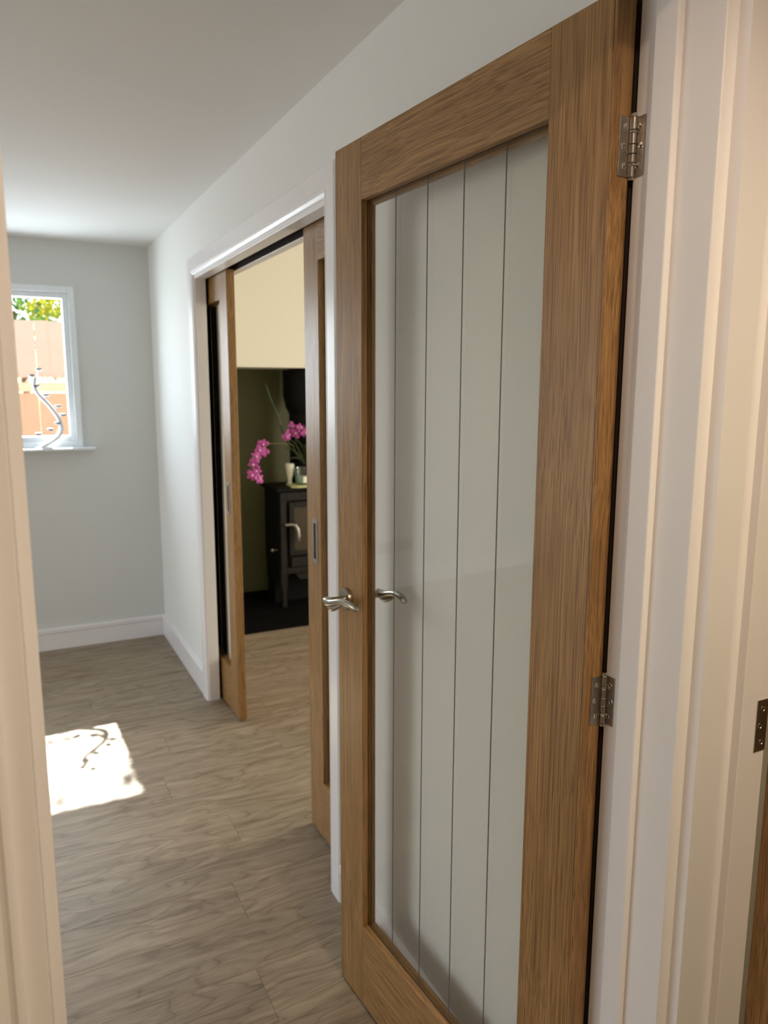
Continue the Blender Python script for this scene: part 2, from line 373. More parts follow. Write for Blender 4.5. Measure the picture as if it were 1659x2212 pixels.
# near hallway
hw = MB().box(HALL_X0-.1, -2.0, 0, HALL_X0, YJ0, ZC).box(HALL_X0-.1, -2.1, 0, HALL_X1+.1, -2.0, ZC)
o = hw.build('wall_hallway', 'hallwall'); struct(o, 'cream hallway wall on the near side of the doorway', 'wall')
o = MB().box(HALL_X1, -2.0, 0, .955, -.17, ZC).box(HALL_X1, -.17, 2.03, .955, .66, ZC).build('wall_hallway_right', 'hallwall')
struct(o, 'cream hallway wall around the doorway at the right edge', 'wall')
o = MB().box(.955, -.8, 0, 2.3, -.7, ZC).box(2.2, -.7, 0, 2.3, 1.0, ZC).box(.98, .9, 0, 2.2, 1.0, ZC).build('wall_side_room', 'hallwall')
struct(o, 'plain wall of the side room beyond the right edge', 'wall')
# lounge beyond
BX0, BX1, BY, BZ = 1.10, 2.90, 4.60, 1.620
ZL = 2.62
lv = MB().box(.914, BY, 0, BX0, 5.30, ZL).box(BX1, BY, 0, 4.5, 5.30, ZL).box(BX0, BY, BZ, BX1, 5.30, ZL)
o = lv.build('wall_chimney', 'cream'); struct(o, 'cream chimney breast above the dark fireplace recess', 'wall')
lv = MB().box(4.4, 1.0, 0, 4.5, 2.0, ZL).box(4.4, 3.0, 0, 4.5, 4.6, ZL).box(4.4, 2, 0, 4.5, 3, .6).box(4.4, 2, 2.1, 4.5, 3, ZL).box(.914, 1.05, 0, 4.5, 1.1, ZL).box(.88, 1.05, ZC+.1, .914, 5.3, ZL)
o = lv.build('wall_lounge', 'cream'); struct(o, 'cream lounge wall beyond the sliding doors', 'wall')
c = box(.88, 1.05, ZL, 4.5, 5.3, ZL+.08).build('ceiling_lounge', 'ceil'); struct(c, 'white ceiling of the lounge beyond the sliding doors', 'ceiling')
gr = MB().box(BX0, 5.14, 0, BX1, 5.18, BZ).box(BX0, BY+.012, 0, BX0+.02, 5.14, BZ).box(BX1-.02, BY+.012, 0, BX1, 5.14, BZ)
o = gr.build('wall_recess', 'green'); struct(o, 'dark olive green wall inside the fireplace recess', 'wall')
o = MB().box(BX0-.06, 4.300, 0.0005, BX1+.06, BY-.001, .030).box(BX0+.021, BY-.001, 0.0005, BX1-.021, 5.139, .030).build('hearth', 'greendark', bevel=.003)
tag(o, 'black slate hearth slab under the stove', 'hearth')

# ------------------------------------------------------------------ skirtings
def skirt_x(name, y0, y1, label):      # on the right wall
    p = [(XW, 0), (XW-.015, 0), (XW-.015, .096), (XW-.0175, .0985), (XW-.019, .102), (XW-.019, .121), (XW-.017, .1245), (XW, .1245)]
    return struct(MB().prism(p, 'y', y0, y1).build(name, 'trim', bevel=.0012), label, 'skirting')
skirt_x('baseboard_right', YJ1+.02, OY0-.078, 'white skirting board seen through the glass of the oak door')
skirt_x('baseboard_right_far', OY1+.082, YB-.016, 'white skirting board between the sliding doors and the corner')
p = [(YB, 0), (YB-.015, 0), (YB-.015, .096), (YB-.0175, .0985), (YB-.019, .102), (YB-.019, .121), (YB-.017, .1245), (YB, .1245)]
struct(MB().prism(p, 'x', -4.0, XW-.002).build('baseboard_back', 'trim', bevel=.0012), 'white skirting board along the window wall', 'skirting')

# ------------------------------------------------------------------ sliding door casing
# architrave profile across its width w: u from outer edge (0) to inner edge (1)
def arch_profile(wd, th=.018):
    return [(0, 0), (0, th*.80), (.004, th), (wd*.70, th), (wd*.70+.0012, th-.0022), (wd*.70+.003, th-.0022), (wd*.72+.0035, th),
            (wd*.86, th*.92), (wd*.93, th*.70), (wd*.97, th*.62), (wd, th*.60), (wd, 0)]
AW = .076
cas = root('trim_1', (XW, OY0, 0)); struct(cas, 'white moulded casing round the sliding door opening', 'door casing')
def mitre(me_pts, build):   # me_pts list of (u, depth)
    return build
pf = arch_profile(AW)
def arch_leg(side, z1in):   # side -1: near leg, outer edge at lower y
    mb = MB(); n = len(pf); vs = []
    yin = OY0 if side < 0 else OY1
    for top in (0, 1):
        for u, d in pf:
            y = yin+side*(AW-u); z = 0.0 if not top else z1in+(AW-u)
            vs.append((XW-d, y, z))
    fs = [(i, (i+1) % n, n+(i+1) % n, n+i) for i in range(n)]+[tuple(range(n)), tuple(range(n, 2*n))[::-1]]
    return mb.add(vs, fs)
ZI = 1.978
arch_leg(-1, ZI).build('side_architrave', 'trim', cas, world=True)
arch_leg(1, ZI).build('side_architrave', 'trim', cas, world=True)
vs = []; n_ = len(pf)
for yy, sg in ((OY0, -1), (OY1, 1)):
    for u, d in pf: vs.append((XW-d, yy+sg*(AW-u), ZI+(AW-u)))
MB().add(vs, [(i, (i+1) % n_, n_+(i+1) % n_, n_+i) for i in range(n_)]+[tuple(range(n_)), tuple(range(n_, 2*n_))[::-1]]).build('head_architrave', 'trim', cas, world=True)
# linings: front and rear strips either side of the slot
SX0, SX1 = .8395, .8905
for ya, yb in ((OY0-.012, OY0+.010), (OY1-.008, OY1+.012)):
    MB().box(XW-.004, ya, 0, SX0, yb, ZI-.010).build('jamb_lining', 'trim', cas, .001, world=True)
    MB().box(SX1, ya, 0, .924, yb, ZI-.010).build('jamb_lining', 'trim', cas, .001, world=True)
box(XW-.004, OY0-.012, 1.965, SX0, OY1+.012, ZI+.008).build('head_lining', 'trim', cas, .001, world=True)
box(SX1, OY0-.012, 1.965, .924, OY1+.012, ZI+.008).build('head_lining', 'trim', cas, .001, world=True)
box(.852, 1.15, 2.035, .888, 4.2, 2.059).build('sliding_track', 'track', cas, world=True)
MB().box(SX0, OY0, 1.967, SX0+.004, OY1, 2.059).box(SX1-.001, OY0, 1.966, SX1-.0002, OY1, 2.059).build('slot_dark_strip', 'gapdark', cas, world=True)  # dark strips added to make the sides of the slot look dark

# ------------------------------------------------------------------ sliding doors
def slider(name, ylead, sgn, label):
    """leading edge at ylead; the leaf runs into the wall in direction sgn along y"""
    X0, X1 = .854, .889; Z0, Z1 = .008, 1.974; Wd = .762; SW = .112
    r = root(name, (X0, ylead, 0)); struct(r, label, 'door')
    def Y(s): return ylead+sgn*s
    # leading stile with a hole for the flush pull
    pc, pw, ph = .066, .022, .058; pz = 1.012; dep = .012
    st = MB()
    st.box(X0, Y(0), Z0, X1, Y(pc-pw/2), Z1).box(X0, Y(pc+pw/2), Z0, X1, Y(SW), Z1)
    st.box(X0, Y(pc-pw/2), Z0, X1, Y(pc+pw/2), pz-ph).box(X0, Y(pc-pw/2), pz+ph, X1, Y(pc+pw/2), Z1)
    st.box(X0+dep, Y(pc-pw/2), pz-ph, X1, Y(pc+pw/2), pz+ph)
    st.build('stile', 'oakvs', r, world=True)
    box(X0+.0005, Y(-.0035), Z0, X1-.0005, Y(0), Z1).build('edge_lipping', 'oakedge', r, .0015, world=True)
    box(X0, Y(Wd-SW), Z0, X1, Y(Wd), Z1).build('stile', 'oakvs', r, .0012, world=True)
    box(X0, Y(SW), 1.862, X1, Y(Wd-SW), Z1).build('top_rail', 'oakhy', r, world=True)
    box(X0, Y(SW), Z0, X1, Y(Wd-SW), .205).build('bottom_rail', 'oakhy', r, world=True)
    g = box(X0+.0145, Y(SW), .205, X0+.0205, Y(Wd-SW), 1.862).build('glass_pane', 'glass', r, world=True)
    for k in range(1, 5):
        s = SW+(Wd-2*SW)*k/5
        box(X0+.0138, Y(s-.001), .206, X0+.016, Y(s+.001), 1.861).build('glazing_groove', 'groove', g, world=False)
    for ch in g.children: ch.parent = g
    b = MB(); xa, xb = X0+.0002, X0+.0145
    b.box(xa, Y(SW), .205, xb, Y(SW+.0008), 1.862).box(xa, Y(Wd-SW), .205, xb, Y(Wd-SW-.0008), 1.862)
    b.build('glazing_bead', 'oakgold', r, world=True)
    b = MB(); xa, xb = X0+.0205, X0+.0285
    b.box(xa, Y(SW), .205, xb, Y(SW+.010), 1.862).box(xa, Y(Wd-SW), .205, xb, Y(Wd-SW-.010), 1.862)
    b.box(xa, Y(SW+.010), .205, xb, Y(Wd-SW-.010), .215).box(xa, Y(SW+.010), 1.852, xb, Y(Wd-SW-.010), 1.862)
    b.build('glazing_bead', 'oakgold', r, world=True)
    # flush pull
    q = MB(); e = .0115; ez = .013; xa = X0-.0018; a0, a1 = pc-pw/2, pc+pw/2
    q.box(xa, Y(a0-e), pz-ph-ez, X0+.0002, Y(a0+.001), pz+ph+ez).box(xa, Y(a1-.001), pz-ph-ez, X0+.0002, Y(a1+e), pz+ph+ez)
    q.box(xa, Y(a0+.001), pz+ph-.001, X0+.0002, Y(a1-.001), pz+ph+ez).box(xa, Y(a0+.001), pz-ph-ez, X0+.0002, Y(a1-.001), pz-ph+.001)
    fp = q.build('flush_pull', 'pull', r, world=True)
    q = MB(); d2 = X0+dep-.0005
    q.box(d2-.0008, Y(a0+.0003), pz-ph, d2, Y(a1-.0003), pz+ph)
    q.box(X0, Y(a0+.0002), pz-ph, d2, Y(a0+.0012), pz+ph).box(X0, Y(a1-.0012), pz-ph, d2, Y(a1-.0002), pz+ph)
    c_ = q.build('recess_cup', 'pull'); c_.parent = fp; c_.matrix_parent_inverse = WM(r).inverted()
    c_.matrix_parent_inverse = Matrix.Identity(4)
    return r, g, fp
for nm, yl, sg, lb in (('door_2', 2.238, -1, 'near oak and glass sliding door beside the stove view, with a grey flush pull'),
                       ('door_3', 3.135, 1, 'far oak and glass sliding door half inside its pocket, dark glass behind')):
    r, g, fp = slider(nm, yl, sg, lb)

# ------------------------------------------------------------------ doorway frame (lining, stops, architraves)
fr = root('trim_2', (LX1, YJ0, 0)); struct(fr, 'white painted door frame that the open oak door hangs on', 'door frame')
ST_R, ST_L = .760, .0133
box(LX1, YJ0, 0, LX1+.030, YJ1, HZ+.03).build('hinge_jamb', 'trim', fr, .0015, world=True)
box(LX0-.030, YJ0, 0, LX0, YJ1, HZ+.03).build('latch_jamb', 'trim', fr, .0015, world=True)
box(LX0, YJ0, HZ, LX1, YJ1, HZ+.03).build('head_lining', 'trim', fr, .0015, world=True)
box(ST_R, .720, 0, LX1, .757, HZ-.012).build('door_stop', 'trim', fr, .002, world=True, seg=3)
box(LX0, .720, 0, ST_L, .757, HZ-.012).build('door_stop', 'trim', fr, .002, world=True, seg=3)
box(LX0, .720, HZ-.012, LX1, .757, HZ).build('door_stop', 'trim', fr, .002, world=True, seg=3)
def arch2(xin, sgn, yw, w_, zin, parent):
    """moulded architrave on a wall face y=yw facing -y; inner edge xin, grows towards sgn"""
    pr = [(0, 0), (0, .011), (.0025, .0135), (.006, .0145), (.009, .0130), (.012, .0122), (.016, .0135), (.022, .0165), (.028, .0178),
          (w_-.008, .0178), (w_-.003, .0165), (w_, .0135), (w_, 0)]
    n = len(pr); vs = []
    for top in (0, 1):
        for u, d in pr: vs.append((xin+sgn*u, yw-d, 0 if not top else zin+u))
    return MB().add(vs, [(i, (i+1) % n, n+(i+1) % n, n+i) for i in range(n)]+[tuple(range(n)), tuple(range(n, 2*n))[::-1]])
arch2(-.0195, -1, YJ0, .075, HZ+.020, fr).build('side_architrave', 'trim', fr, world=True)
# right-hand architrave: square inner edge, shallow cove towards its outer side
pr = [(0, 0), (0, .0178), (.045, .0178), (.050, .0172), (.056, .0150), (.0605, .0150), (.0675, .0172), (.0675, 0)]
n = len(pr); vs = []
for top in (0, 1):
    for u, d in pr: vs.append((.7925+u, YJ0-d, 0 if not top else HZ+.02+u))
MB().add(vs, [(i, (i+1) % n, n+(i+1) % n, n+i) for i in range(n)]+[tuple(range(n)), tuple(range(n, 2*n))[::-1]]).build('side_architrave', 'trim', fr, world=True)
MB().box(-.03, YJ0-.0178, HZ+.02, .86, YJ0, HZ+.09).build('head_architrave', 'trim', fr, .003, world=True)
box(.7785, YJ1, 0, XW, YJ1+.018, HZ+.05).build('room_side_strip', 'trim', fr, .002, world=True)
box(.7705, YJ1+.004, 0.004, .7785, YJ1+.016, HZ-.004).build('gap_shade_strip', 'gapdark', fr, world=True)  # shade of the gap beside the door edge, put in as a dark strip

# second frame at the right edge
f2 = root('trim_3', (.86, .6295, 0)); struct(f2, 'white painted door frame at the right edge of the picture', 'door frame')
box(.860, .6295, 0, .9125, .6590, 2.03).build('hinge_jamb', 'trim', f2, .0012, world=True)
box(.868, -.20, 0, .9125, -.17, 2.03).build('latch_jamb', 'trim', f2, .0012, world=True)
box(.868, -.17, 2.00, .9125, .6295, 2.03).build('head_lining', 'trim', f2, .0012, world=True)

# ------------------------------------------------------------------ oak glazed doors
W1, H1, T1 = .774, 1.981, .035
def screw(mb, cx, cy, cz, axis):
    mb.lathe([(.0001, 0), (.0022, .0002), (.0030, -.0002), (.0038, .0003), (.0040, -.0001), (.0040, .0010)], (cx, cy, cz), axis, 14)
def hinge(parent, zc, jamb=True, leaf_w=.022):
    """butt hinge in door-local space: hinge edge at x=W1, knuckle at the back corner y=T1"""
    h = .075; z0, z1 = zc-h/2, zc+h/2
    kx, ky, kr = W1+.0035, T1+.0015, .0052
    lf = MB().box(W1, T1-leaf_w, z0, W1+.0014, T1+.0012, z1)
    hg = lf.build('hinge', 'steel', parent, .0003)
    kn = MB(); segs = [(-.0375, -.0235), (-.0195, -.0085), (-.0080, .0035), (.0040, .0175), (.0215, .0375)]
    for a, b in segs: kn.lathe([(kr-.0006, a), (kr, a+.0006), (kr, b-.0006), (kr-.0006, b)], (kx, ky, zc), 'z', 18)
    kn.build('knuckle', 'steel', hg)
    rg = MB()
    for a, b in ((-.0235, -.0195), (.0175, .0215), (-.0415, -.0375), (.0375, .0415)): rg.lathe([(kr-.0010, a), (kr-.0003, a+.0006), (kr-.0003, b-.0006), (kr-.0012, b)], (kx, ky, zc), 'z', 18)
    rg.lathe([(kr-.0018, .0415), (kr-.0022, .0425), (.0008, .0430)], (kx, ky, zc), 'z', 18)
    rg.build('bearing_ring', 'chrome', hg)
    for dz, dy in ((.0245, .0115), (0, .0145), (-.0245, .0115)):
        s = MB(); s.lathe([(.0042, 0), (.0042, .0003), (.0034, .0005), (.0030, .0000), (.0013, .0003), (.0011, -.0006), (.0001, -.0006)], (W1+.0014, T1-dy, zc+dz), 'x', 16)
        s.build('screw', 'chrome', hg)
    return hg
def jamb_leaf(hg_parent, x0, y0, x1, y1, zc, face):
    """second leaf screwed on the frame, world coordinates"""
    z0, z1 = zc-.0375, zc+.0375
    o = box(x0, y0, z0, x1, y1, z1).build('frame_leaf', 'steel', hg_parent, .0003)
    o.matrix_parent_inverse = WM(hg_parent).inverted()
    for dz, k in ((.0245, .45), (0, .62), (-.0245, .38)):
        s = MB(); pr_ = [(.0042, 0), (.0042, .0003), (.0034, .0005), (.0030, .0000), (.0013, .0003), (.0011, -.0006), (.0001, -.0006)]
        if face == 'x':   # faces -x
            s.lathe([(r_, -h_) for r_, h_ in pr_], (x0, y1+(y0-y1)*k-.001, zc+dz), 'x', 16)
        else:             # faces -y
            s.lathe([(r_, -h_) for r_, h_ in pr_], (x1+(x0-x1)*k-.001, y0, zc+dz), 'y', 16)
        so = s.build('screw', 'chrome', hg_parent); so.matrix_parent_inverse = WM(hg_parent).inverted()
def lever(parent, zc, side):
    """side -1: on the y=0 face, +1: on the y=T1 face"""
    cx = .046; y0 = 0 if side < 0 else T1; s = side
    def Yy(d): return y0+s*d
    h = MB().lathe([(.0258, 0), (.0258, s*.0095), (.0250, s*.0108), (.0175, s*.0110), (.0170, s*.0104), (.0115, s*.0104)], (cx, y0, zc), 'y', 40).build('door_handle', 'nickel', parent)
    MB().lathe([(.0100, s*.0086), (.0088, s*.012), (.0085, s*.030), (.0092, s*.040), (.0100, s*.048)], (cx, y0, zc), 'y', 24).build('spindle_neck', 'nickel', h)
    path = [(-.017, .049, .0015), (-.013, .050, .0010), (-.004, .050, .0000), (.008, .051, -.0005), (.020, .052, .0020), (.036, .052, .0075), (.054, .051, .0130), (.074, .049, .0165), (.094, .047, .0165), (.110, .045, .0145), (.120, .043, .0120), (.125, .042, .0105)]
    rad = [.0050, .0085, .0108, .0102, .0088, .0080, .0076, .0076, .0078, .0078, .0068, .0035]
    MB().tube([(cx+a, Yy(b), zc+c_) for a, b, c_ in path], rad, 20, flat=1.0).build('lever', 'nickel', h)
    # soft lower wave of the grip
    path = [(-.002, .049, -.006), (.008, .052, -.0105), (.020, .053, -.0110), (.034, .053, -.0065), (.050, .052, .001), (.062, .051, .007)]
    MB().tube([(cx+a, Yy(b), zc+c_) for a, b, c_ in path], [.0040, .0062, .0066, .0062, .0052, .003], 16, flat=.8).build('grip_wave', 'nickel', h)
def oak_door(name, loc, rz, label, handles=True):
    r = root(name, loc, rz); struct(r, label, 'door')
    SL, SR = .112, .655; Z0, Z1 = .209, 1.861
    box(0, 0, 0, SL, T1, H1).build('stile', 'oakv', r, .0012)
    box(SR, 0, 0, W1-.005, T1, H1).build('stile', 'oakv', r, .0006)
    box(W1-.005, 0.0002, 0, W1, T1-.0002, H1).build('edge_lipping', 'oakedge', r, .0012)
    box(SL+.0004, 0, Z1, SR-.0004, T1, H1).build('top_rail', 'oakh', r, .0008)
    box(SL+.0004, 0, 0, SR-.0004, T1, Z0).build('bottom_rail', 'oakh', r, .0008)
    gp = box(SL+.0005, .0155, Z0+.0005, SR-.0005, .0215, Z1-.0005).build('glass_pane', 'glass', r)
    for k in range(1, 5):
        s = SL+(SR-SL)*k/5
        MB().prism([(s-.0011, .0154), (s+.0011, .0154), (s+.0006, .0168), (s-.0006, .0168)], 'z', Z0+.001, Z1-.001).build('glazing_groove', 'groove', gp)
    b = MB()    # thin shadow-gap seal in front of the glass
    b.box(SL, .0145, Z0, SL+.0012, .0155, Z1).box(SR-.0012, .0145, Z0, SR, .0155, Z1).box(SL, .0145, Z0, SR, .0155, Z0+.0012).box(SL, .0145, Z1-.0012, SR, .0155, Z1)
    b.build('glazing_seal', 'dark', r)
    for q in ((SL, SL+.010, Z0, Z1), (SR-.010, SR, Z0, Z1), (SL+.010, SR-.010, Z0, Z0+.010), (SL+.010, SR-.010, Z1-.010, Z1)):
        box(q[0], .0217, q[2], q[1], .0285, q[3]).build('glazing_bead', 'oakgold' if q[3]-q[2] > .1 else 'oakgoldh', r, .001)
    if handles: lever(r, 1.006, -1); lever(r, 1.006, 1)
    hs = [hinge(r, z) for z in (1.797, 1.0255)]
    return r, hs
DX, DY, DA = .67191, 1.5649, .07657
rzA = math.atan2(-math.cos(DA), math.sin(DA))
d1, hs = oak_door('door_1', (DX, DY, .008), rzA, 'large open oak door with a lined clear glass panel in the foreground')
for hg, zc in zip(hs, (1.805, 1.0335)): jamb_leaf(hg, LX1-.0014, .7750, LX1, .7925, zc, 'x')
d4, hs = oak_door('door_4', (1.692, .6265, .008), math.pi, 'oak door edge at the bottom right corner of the picture', handles=False)
for hg, zc in zip(hs, (1.805, 1.0335)): jamb_leaf(hg, .8895, .6281, .9115, .6295, zc, 'y')

# ------------------------------------------------------------------ window
wn = root('window_1', (WX0, YB, WZ0)); struct(wn, 'white framed window looking out on the garden fence', 'window')
FZ0 = 1.161; ya, yb = YB-.012, YB+.062
def frame(mb, x0, x1, z0, z1, w_, y0, y1):
    mb.box(x0, y0, z0, x0+w_, y1, z1).box(x1-w_, y0, z0, x1, y1, z1).box(x0+w_, y0, z0, x1-w_, y1, z0+w_).box(x0+w_, y0, z1-w_, x1-w_, y1, z1); return mb
frame(MB(), WX0, WX1, FZ0, WZ1, .034, ya, yb).build('outer_frame', 'upvc', wn, .004, world=True)
for a, b in ((WX0+.034, WX1-.034),):
    frame(MB(), a, b, FZ0+.034, WZ1-.034, .030, YB+.006, YB+.054).build('sash', 'upvc', wn, .004, world=True)
    box(a+.030, YB+.026, FZ0+.064, b-.030, YB+.030, WZ1-.064).build('glass_pane', 'winglass', wn, world=True)
box(WX0-.06, YB-.068, 1.147, .451, YB+.09, FZ0).build('window_sill', 'upvc', wn, .003, world=True)
# glazed doors added on the left wall to let daylight in (outside the frame; seen only in reflections)
wd = root('added_window', (-4.02, 2.9, 0)); struct(wd, 'unseen white framed garden doors added in the left wall for daylight', 'window')
mb = MB()
for y0_, y1_ in ((1.6, 2.45), (2.45, 3.35), (3.35, 4.2)):
    mb = MB().box(-4.08, y0_, 0, -4.03, y0_+.06, 2.12).box(-4.08, y1_-.06, 0, -4.03, y1_, 2.12).box(-4.08, y0_+.06, 0, -4.03, y1_-.06, .08).box(-4.08, y0_+.06, 2.04, -4.03, y1_-.06, 2.12)
    mb.build('added_window_frame', 'upvc', wd, .003, world=True)

# ------------------------------------------------------------------ tealight sculpture on the sill
ts = root('tealight_holder', (.20, 4.500, 1.161)); tag(ts, 'white curling metal holder with small dark cups on the window sill', 'candle holder')
yy = 4.500
def smooth(pts, k=4):
    out = []
    P_ = [Vector(p) for p in pts]; P_ = [P_[0]]+P_+[P_[-1]]
    for i in range(1, len(P_)-2):
        for t in [j/k for j in range(k)]:
            a, b, c_, d = P_[i-1:i+3]
            out.append(.5*((2*b)+(-a+c_)*t+(2*a-5*b+4*c_-d)*t*t+(-a+3*b-3*c_+d)*t**3))
    out.append(P_[-2]); return out
pth = [(.170, yy, 1.545), (.158, yy, 1.500), (.180, yy, 1.450), (.222, yy, 1.400), (.258, yy, 1.345), (.276, yy, 1.305), (.280, yy, 1.262), (.262, yy, 1.225), (.215, yy, 1.190), (.17, yy, 1.168)]
MB().tube(smooth(pth), [.005]+[.0105]*35+[.008], 8).build('curved_stem', 'white', ts, world=True)
box(.14, 4.488, 1.1612, .245, 4.512, 1.168).build('base_plate', 'white', ts, .002, world=True)
cups = [(.186, 1.589, .178, 1.50), (.150, 1.555, .160, 1.51), (.171, 1.501, .165, 1.475), (.215, 1.452, .205, 1.42), (.270, 1.392, .248, 1.36), (.292, 1.345, .268, 1.32), (.262, 1.300, .276, 1.28), (.222, 1.266, .262, 1.225), (.163, 1.243, .20, 1.185)]
for cx, cz, sx, sz in cups:
    MB().tube([(sx, yy, sz), ((sx+cx)/2, yy-.004, (sz+cz)/2-.004), (cx, yy, cz-.008)], .0022, 6).build('branch', 'white', ts, world=True)
    MB().lathe([(.006, -.009), (.016, -.004), (.018, .004), (.016, .004)], (cx, yy, cz), 'z', 16).build('cup', 'cupdark', ts, world=True)

# ------------------------------------------------------------------ garden
g = box(-9, YB+.12, -.25, 9, 16, -.15).build('ground', 'lawn'); struct(g, 'lawn outside the window', 'ground')
FY = 7.5
fe = root('garden_fence', (0, FY, -.15)); tag(fe, 'orange brown timber garden fence seen through the window', 'fence')
bw = .118
sm_up = box(-bw/2+.0006, -.009, 0, bw/2-.0006, .009, .50).mesh('board', MAT['fence'])
sm_lo = box(-bw/2+.0006, -.009, 0, bw/2-.0006, .009, 1.58).mesh('board', MAT['fencelow'])
for i in range(-22, 23):
    for me, z in ((sm_up, 1.58), (sm_lo, -.14)):
        o = bpy.data.objects.new('board', me); C.objects.link(o); o.parent = fe
        o.location = (i*bw+random.uniform(-.002, .002), random.uniform(-.004, .004), z+.15+random.uniform(-.004, .004)-.0)
box(-2.7, FY-.04, 1.455, 2.7, FY-.010, 1.535).build('rail', 'fencerail', fe, .003, world=True)
for i in range(-22, 23):
    x = i*bw
    MB().prism([(x-.045, 1.535), (x-.028, 1.535), (x+.004, 1.590), (x+.036, 1.535), (x+.052, 1.535), (x+.010, 1.612), (x-.004, 1.612)], 'y', FY-.030, FY-.012).build('trellis_lath', 'fencerail', fe, world=True)
for x in (-1.8, 0.9, 2.6):
    box(x-.05, FY+.012, -.15, x+.05, FY+.10, 2.05).build('post', 'fencelow', fe, .004, world=True)

def leaves(count, fn, size, seed):
    rnd = random.Random(seed); mb = MB()
    for _ in range(count):
        p_ = Vector(fn(rnd)); s = size*rnd.uniform(.6, 1.3)
        q = Matrix.Rotation(rnd.uniform(0, 6.28), 3, 'Z') @ Matrix.Rotation(rnd.uniform(-1.2, 1.2), 3, 'X')
        pts = [(0, 0, 0), (.32*s, .4*s, .05*s), (0, s, 0), (-.32*s, .4*s, .05*s)]
        mb.add([p_+q @ Vector(v) for v in pts], [(0, 1, 2, 3)])
    return mb
sh = root('garden_shrub', (.3, 8.1, -.15)); tag(sh, 'yellow flowering green shrub growing above the garden fence', 'shrub')
def crown(rnd):
    a = rnd.gauss(0, .55); return (.15+a, max(7.78, 8.05+rnd.gauss(0, .2)), 2.42+rnd.gauss(0, .28))
tag(leaves(1500, crown, .085, 3).build('green_leaves', 'green1', sh, world=True), kind='stuff')
tag(leaves(900, crown, .10, 4).build('blue_green_leaves', 'green2', sh, world=True), kind='stuff')
def fl_(rnd): return (.42+rnd.gauss(0, .10), 7.85+rnd.uniform(-.04, .04), 2.22+rnd.gauss(0, .07))
tag(leaves(420, fl_, .055, 5).build('flowers', 'yellow', sh, world=True), kind='stuff')
MB().tube([(.3, 8.1, -.15), (.25, 8.05, 1.0), (.15, 8.0, 2.2)], [.05, .04, .02], 8).build('stem', 'bark', sh, world=True)
tr = root('garden_tree', (2.2, 6.9, -.15)); tag(tr, 'leafy tree whose branches dapple the sunlight on the floor', 'tree')
MB().tube([(2.2, 6.9, -.15), (2.1, 6.8, 1.6), (1.7, 6.6, 2.7), (1.0, 6.45, 3.3), (.6, 6.3, 3.6)], [.10, .09, .06, .035, .012], 8).build('trunk', 'bark', tr, world=True)
def tc_(rnd):
    while True:
        x, z = rnd.uniform(-.6, 1.0), rnd.uniform(2.65, 4.2)
        # beam window at y=6.3 : x -.9.. .36, z 3.03..3.77
        q = max(x-.30, z-3.74, 3.07-z)+.22*noise.noise(Vector((x*8, z*8, 1.7)))+.09*noise.noise(Vector((x*26, z*26, 4.2)))
        if q > .0: return (x, 6.3+rnd.uniform(-.15, .15), z)
tag(leaves(3600, tc_, .060, 8).build('leaf_spray', 'green1', tr, world=True), kind='stuff')

# ------------------------------------------------------------------ stove
SXL, SXR, SYF, SYB, SZT = 1.575, 2.12, 4.65, 4.955, .842
sv = root('stove', (1.85, 4.8, .03)); tag(sv, 'black cast iron wood burning stove in the green recess', 'stove')
box(SXL-.022, SYF-.030, SZT-.022, SXR+.022, SYB+.02, SZT).build('top_plate', 'iron', sv, .004, world=True)
st = MB().box(SXL, SYF+.006, .30, SXR, SYB, SZT-.022)
st.build('body', 'iron', sv, .004, world=True)
# front frame posts and rails
fp_ = MB().box(SXL+.006, SYF-.012, .26, SXL+.048, SYF+.006, SZT-.03).box(SXR-.048, SYF-.012, .26, SXR-.006, SYF+.006, SZT-.03)
fp_.box(SXL+.048, SYF-.012, SZT-.085, SXR-.048, SYF+.006, SZT-.03).box(SXL+.048, SYF-.012, .26, SXR-.048, SYF+.006, .30)
fp_.build('front_frame', 'irongrey', sv, .004, world=True)
dr = MB(); DX0, DX1, DZ0, DZ1 = SXL+.064, SXR-.064, .385, .745
frame(dr, DX0, DX1, DZ0, DZ1, .035, SYF-.026, SYF-.004)
do = dr.build('stove_door', 'irongrey', sv, .004, world=True)
x_ = box(DX0+.035, SYF-.016, DZ0+.035, DX1-.035, SYF-.008, DZ1-.035).build('door_glass', 'stoveglass', do, world=True); x_.matrix_parent_inverse = Matrix.Identity(4)
x_ = MB().tube([(DX0-.030, SYF-.022, .597), (DX0+.010, SYF-.030, .599), (DX0+.032, SYF-.050, .597), (DX0+.046, SYF-.058, .570), (DX0+.050, SYF-.060, .520), (DX0+.050, SYF-.058, .492)], [.010, .011, .012, .012, .012, .010], 12).build('door_handle', 'pull', do, world=True); x_.matrix_parent_inverse = Matrix.Identity(4)
box(SXL+.075, SYF-.020, .305, SXR-.075, SYF-.002, .372).build('ash_door', 'irongrey', sv, .004, world=True)
MB().prism([(SXL+.095, .262), (SXR-.095, .262), (SXR-.12, .225), (SXL+.12, .225)], 'y', SYF-.055, SYF-.012).build('ash_lip', 'irongrey', sv, .003, world=True)
for lx in (SXL+.004, SXR-.06):
    for ly in (SYF-.005, SYB-.05):
        MB().prism([(lx, .30), (lx+.055, .30), (lx+.046, .20), (lx+.036, .12), (lx+.042, .030), (lx+.008, .030), (lx+.012, .12), (lx+.002, .20)], 'y', ly, ly+.045).build('leg', 'irongrey' if ly < 4.8 else 'iron', sv, .003, world=True)
x_ = MB().tube([(SXL, 4.70, .420), (SXL-.028, 4.70, .420)], .005, 8)
x_.ell((SXL-.034, 4.70, .420), (.013, .013, .013), 12, 8); x_.build('air_control_knob', 'pull', sv, world=True)
